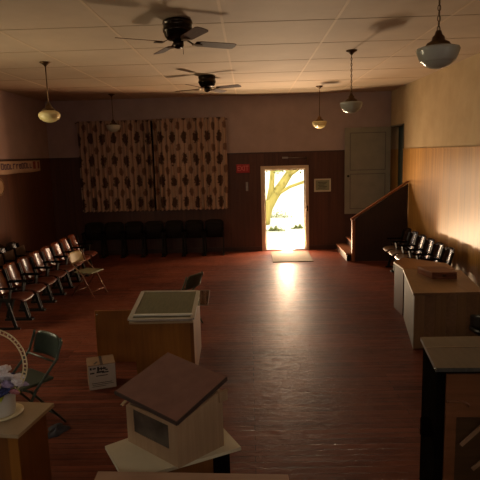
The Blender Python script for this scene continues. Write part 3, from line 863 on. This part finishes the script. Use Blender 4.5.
# carton
ct = thing('carton', 'cardboard carton with white printed side on the floor left of the pedestal', 'carton')
CP = [(-1.742, 5.27), (-1.478, 5.365), (-1.56, 5.60), (-1.83, 5.505)]
MB().prism(CP, 0, .275).build('carton_body', 'cardboard', ct)
def along(P, Q, u): return Vector((P[0]+(Q[0]-P[0])*u, P[1]+(Q[1]-P[1])*u))
A_, B_ = CP[0], CP[1]
nrm = Vector((B_[1]-A_[1], -(B_[0]-A_[0]))).normalized()
def face_patch(b, u0, u1, z0, z1, off=.002):
    p0 = along(A_, B_, u0); p1 = along(A_, B_, u1)
    b.prism([(p0.x, p0.y), (p0.x+nrm.x*off, p0.y+nrm.y*off), (p1.x+nrm.x*off, p1.y+nrm.y*off), (p1.x, p1.y)], z0, z1)
b = MB(); face_patch(b, .005, .995, .004, .268, .002); b.build('white_label', 'whitebox', ct)
b = MB()
for u0, u1, z0, z1 in ((.06, .13, .225, .25), (.16, .28, .23, .245), (.33, .40, .205, .252), (.36, .66, .222, .236), (.46, .50, .21, .248), (.56, .60, .215, .246), (.62, .72, .205, .218),
                       (.30, .58, .185, .203), (.50, .74, .178, .192), (.06, .22, .18, .195), (.27, .70, .148, .156), (.10, .85, .07, .076), (.12, .9, .052, .057), (.10, .62, .034, .039)):
    face_patch(b, u0, u1, z0, z1, .003)
b.build('printed_marks', 'ink', ct)
b = MB()
tcx = along(CP[0], CP[1], .5); tdx = along(CP[3], CP[2], .5)
b.bar((tcx.x, tcx.y, .276), (tdx.x, tdx.y, .276), .03, .003); p1 = along(CP[0], CP[1], .2); b.bar((p1.x, p1.y+.03, .276), (p1.x+.01, p1.y+.10, .276), .02, .003); b.build('tape_strip', 'roofedge', ct)

# right counters
cr = thing('counter', 'brown laminate-topped counter with boarded front at right', 'counter')
CT = [(1.953, 6.245), (2.80, 6.232), (2.985, 7.43), (2.212, 7.576)]
MB().prism(CT, .69, .72).build('counter_top', 'counter', cr)
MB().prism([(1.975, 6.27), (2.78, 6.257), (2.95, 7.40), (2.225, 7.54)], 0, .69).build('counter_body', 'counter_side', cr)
MB().prism([(1.978, 6.269), (1.978, 6.262), (2.778, 6.249), (2.778, 6.256)], .01, .688).build('front_panel', 'counter_front', cr)
b = MB()
for x0 in (2.10, 2.36, 2.60): b.prism([(x0, 6.258), (x0, 6.249), (x0+.12, 6.247), (x0+.12, 6.256)], 0.02, .685)
b.build('front_boards', 'counter', cr)
c2 = thing('low_cabinet', 'lighter orange-topped low cabinet behind the brown counter', 'cabinet')
MB().prism([(2.215, 8.09), (2.225, 7.62), (2.93, 7.48), (2.96, 7.9), (2.467, 8.41)], .70, .72).build('cabinet_top', 'counter2', c2)
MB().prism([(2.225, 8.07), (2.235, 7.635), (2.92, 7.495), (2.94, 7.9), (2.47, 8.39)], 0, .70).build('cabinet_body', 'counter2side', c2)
cs = thing('flat_case', 'flat brown wooden case lying on top of the brown counter', 'case')
CS = [(2.41, 6.93), (2.73, 6.90), (2.70, 7.27), (2.34, 7.32)]
MB().prism(CS, .7205, .770).build('case_body', 'case', cs)
MB().prism([(p_[0], p_[1]) for p_ in inset(CS, .002)], .772, .812).build('case_lid', 'case', cs)
b = MB(); b.prism([(2.54, 6.92), (2.59, 6.916), (2.59, 6.905), (2.54, 6.909)], .75, .78); b.build('clasp', 'brass', cs)
# black padded chair at right edge
bc = thing('padded_chair', 'black padded round-backed chair at the right photo edge', 'chair', (2.74, 5.93, 0), R(60))
def bk(u, v):
    a = R(-75+150*u); hgt = .30*math.sqrt(max(0, 1-(2*u-1)**2*.6))
    return (-.20*math.cos(a), .20*math.sin(a), .36+hgt*v*.55)
MB().grid(bk, 16, 5, .03).build('backrest', 'black', bc)
MB().lathe([(0, .30), (.19, .30), (.205, .315), (.205, .34), (.19, .36), (0, .365)], 28).build('seat', 'black', bc)
for k in range(4):
    a = R(45+90*k); MB().tube([(.12*math.cos(a), .12*math.sin(a), .30), (.19*math.cos(a), .19*math.sin(a), 0)], .012).build('leg', 'iron', bc)

bc.scale = (1.05, 1.05, 1.1)
# big dark cabinet at lower right
kb = thing('upright_cabinet', 'tall black-brown cabinet with reddish veneer front at lower right', 'cabinet')
MB().prism([(1.085, 3.005), (1.83, 2.985), (1.86, 3.53), (1.165, 3.54)], 1.125, 1.15).build('cabinet_top', 'cabtop', kb)
MB().prism([(1.10, 3.03), (1.81, 3.01), (1.83, 3.50), (1.175, 3.51)], .0, 1.125).build('cabinet_body', 'cabinet', kb)
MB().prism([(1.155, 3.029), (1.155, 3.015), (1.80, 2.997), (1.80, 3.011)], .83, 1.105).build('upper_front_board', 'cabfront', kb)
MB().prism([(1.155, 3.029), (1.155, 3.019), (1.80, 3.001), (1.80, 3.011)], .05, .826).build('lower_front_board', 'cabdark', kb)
b = MB(); b.prism([(1.155, 3.018), (1.155, 3.012), (1.22, 3.010), (1.22, 3.016)], .05, .90); b.build('front_stile', 'cabfront', kb)
b = MB()
pts = [(1.16+.012*k, .935-.0000*k-.0012*(k-6)**2 if k > 6 else .935+.0) for k in range(12)]
b.tube([(x_, 3.008-.0003*i, z_) for i, (x_, z_) in enumerate(pts)], .009, 8); b.build('curved_moulding', 'cabfront', kb)
b = MB(); b.bar((1.245, 2.99, .66), (1.48, 2.985, .90), .022, .012, (0, -1, 0)); b.build('diagonal_brace', 'stick', kb)
b = MB(); b.bar((1.32, 2.99, .50), (1.50, 2.985, .66), .022, .012, (0, -1, 0)); b.build('diagonal_brace', 'stick', kb)
b = MB(); b.bar((1.14, 3.34, 1.1515), (1.84, 3.325, 1.1515), .008, .003); b.build('top_strip', 'steel', kb)
b = MB(); b.box(1.05, 1.11, 3.12, 3.16, .64, .76, .008); b.build('side_handle', 'cabinet', kb)
MB().ball((1.085, 3.01, 1.142), .008).build('corner_stud', 'chrome', kb)
# cloth on floor by green chair
def clf(u, v):
    a = 2*math.pi*u; r = v*(.11+.02*math.sin(3*a+1)+.015*math.sin(5*a))
    return (r*math.cos(a)*.8, r*math.sin(a)*1.2, .002+.035*(1-v)**.6+.012*math.sin(4*a)*v*(1-v)*3)
b = MB(); b.grid(clf, 36, 8); bmesh.ops.remove_doubles(b.bm, verts=b.bm.verts, dist=.0005)
o = b.build('floor_cloth', 'clothgrey', None, (-1.80, 4.45, .001)); tag(o, 'small crumpled dark grey cloth on the floor beside the green chair', 'cloth')

# ------------------------------------------------------------------ outside
struct('ground', MB().box(-40, 40, YB+.14, 80, -.14, -.04), 'grass', 'pale sunlit grass outside the doorway')
o = MB().box(-.6, 2.4, YB+.14, 16.2, -.039, -.01).build('path', 'roadpath'); o['kind'] = 'structure'; tag(o, 'pale concrete path outside the doorway', 'path')
tr = thing('tree', 'tree with a forked leaning trunk seen through the doorway', 'tree', (.45, 18.5, -.04))
b = MB()
b.tube([(0, 0, 0), (.08, 0, .3), (.2, 0, .62), (.42, .05, .98), (.74, .1, 1.42), (1.0, .15, 1.8), (1.4, .2, 2.6), (1.9, .2, 3.6)], [.26, .22, .19, .17, .15, .13, .10, .06], 12)
b.tube([(.2, 0, .62), (.34, 0, 1.3), (.40, .1, 2.0), (.2, .1, 3.4)], [.12, .10, .08, .05], 10)
b.tube([(.40, .02, .92), (.66, 0, 1.12), (.98, 0, 1.30), (1.5, 0, 1.47), (2.2, .1, 1.7)], [.08, .06, .055, .05, .03], 8)
b.tube([(.9, .1, 1.65), (1.2, -.1, 1.85), (1.6, -.2, 2.2)], [.07, .05, .04], 8)
b.build('trunk', 'bark', tr)
random.seed(5)
b = MB()
for k in range(900):
    c = (random.uniform(-1.6, 3.0), random.uniform(-1.2, 1.4), random.uniform(1.75, 4.6)); r = random.uniform(.05, .11)
    e = Euler((random.uniform(-1, 1), random.uniform(-1, 1), random.uniform(0, 6))).to_matrix()
    vs = [b.bm.verts.new(Vector(c)+e @ Vector(p_)) for p_ in ((-r, 0, 0), (0, -r*.5, 0), (r, 0, 0), (0, r*.5, 0))]
    b.bm.faces.new(vs)
b.build('foliage', 'foliage', tr)
for i, (bx_, by_, s, L) in enumerate(((.80, 16.9, .12, 'low yellow-green shrub outside, left one of the two nearest the doorway'), (1.62, 17.3, .10, 'low yellow-green shrub outside, right one of the two nearest the doorway'), (1.05, 20.5, .22, 'low shrub outside, farthest off behind the tree trunk'))):
    t = thing('shrub', L, 'shrub', (bx_, by_, -.04), 0, 'shrubs seen through the doorway')
    b = MB()
    for k in range(420):
        px_ = max(-2.6*s, min(2.6*s, random.gauss(0, s*1.3))); c = Vector((px_, max(-s, min(s, random.gauss(0, s*.5))), random.uniform(0, s*1.5)*math.exp(-(px_/(s*2))**2)*(.7+.3*math.sin(px_*40)))); r = .03
        e = Euler((random.uniform(-1, 1), random.uniform(-1, 1), random.uniform(0, 6))).to_matrix()
        vs = [b.bm.verts.new(c+e @ Vector(p_)) for p_ in ((-r, 0, 0), (0, -r*.5, 0), (r, 0, 0), (0, r*.5, 0))]; b.bm.faces.new(vs)
    b.build('foliage', 'foliage', t)
    MB().tube([(0, 0, 0), (.01, 0, s*.4), (0, .01, s*.8)], .015, 8).build('stem', 'bark', t)

# ------------------------------------------------------------------ light
w = bpy.data.worlds.new('World'); bpy.context.scene.world = w; w.use_nodes = True
bg = w.node_tree.nodes['Background']; bg.inputs[0].default_value = (1.0, .97, .90, 1); bg.inputs[1].default_value = 3.4
def light(name, kind, loc, tgt, energy, color, **kw):
    l = bpy.data.lights.new(name, kind); l.energy = energy; l.color = color
    for k, v in kw.items(): setattr(l, k, v)
    o = bpy.data.objects.new(name, l); C.objects.link(o); o.location = loc
    d = Vector(tgt)-Vector(loc); o.rotation_euler = d.to_track_quat('-Z', 'Y').to_euler()
    return o
light('sun', 'SUN', (0, 0, 30), (-1.0, 8, 20.5), 5, (1, .93, .78), angle=R(1))
# added spot low outside the doorway, lights the ceiling and casts fan shadows
light('added_ceiling_fill', 'SPOT', (1.0, 14.3, .1), (.2, 9.0, 3.6), 560, (1, .78, .54), spot_size=R(150), spot_blend=.3, shadow_soft_size=.18)
light('added_back_ceiling_fill', 'SPOT', (.95, 13.52, .06), (.6, 11.5, 3.6), 480, (1, .74, .44), spot_size=R(160), spot_blend=.3, shadow_soft_size=.10)  # added spot at the threshold, brightens the ceiling near the back wall
light('added_left_wall_fill', 'SPOT', (2.6, 14.15, .6), (-4.9, 9.8, 1.5), 260, (1, .42, .18), spot_size=R(60), spot_blend=.3, shadow_soft_size=.05)  # added spot for the orange patch on the left wall, its source assumed
light('doorway_glow_fill', 'SPOT', (.92, 13.40, .36), (.6, 11.0, .1), 110, (1, .44, .20), spot_size=R(175), spot_blend=.5, shadow_soft_size=.15)  # added spot in the door opening for the warm glow on the floor
light('doorway_middle_fill', 'SPOT', (.92, 13.42, 1.0), (.4, 9.0, 0), 60, (1, .62, .36), spot_size=R(170), spot_blend=.5, shadow_soft_size=.12)  # added spot, more light on the floor inside the door
light('doorway_upper_fill', 'SPOT', (.92, 13.42, 1.65), (.2, 8.0, 0), 130, (1, .68, .42), spot_size=R(150), spot_blend=.5, shadow_soft_size=.12)  # added spot, lengthens the bright streak on the floor
for i, (y0, y1, z0, z1) in enumerate(WL):
    light('assumed_left_window_fill', 'AREA', (XL-T-.15, (y0+y1)/2, 1.95), (XR, (y0+y1)/2+2.0, 2.1), (6, 82)[i], (1, .80, .42), shape='RECTANGLE', size=1.2, size_y=1.8)  # added lamp outside each assumed left window, lights the right wall
light('stage_fill_light', 'AREA', (-.7, -2.2, 3.4), (-.7, 9, 1.4), 35, (1, .84, .74), shape='RECTANGLE', size=3.5, size_y=1.2)  # added soft fill behind the camera, lifts walls and foreground
# ------------------------------------------------------------------ camera
F = 530.; P, YAW, ROLL = R(9.2423), R(1.1109), R(1.6)
cd = bpy.data.cameras.new('camera'); cam = bpy.data.objects.new('camera', cd); C.objects.link(cam)
cd.sensor_width = 36; cd.lens = F/480*36; cd.clip_start = .05; cd.clip_end = 300
cam.location = (0, 0, 2.44)
m = Matrix.Rotation(YAW, 3, 'Z') @ Matrix.Rotation(math.pi/2-P, 3, 'X') @ Matrix.Rotation(-ROLL, 3, 'Z')
cam.rotation_euler = m.to_euler()
bpy.context.scene.camera = cam
vs = bpy.context.scene.view_settings; vs.view_transform = 'Standard'; vs.look = 'None'; vs.exposure = 0; vs.gamma = 1
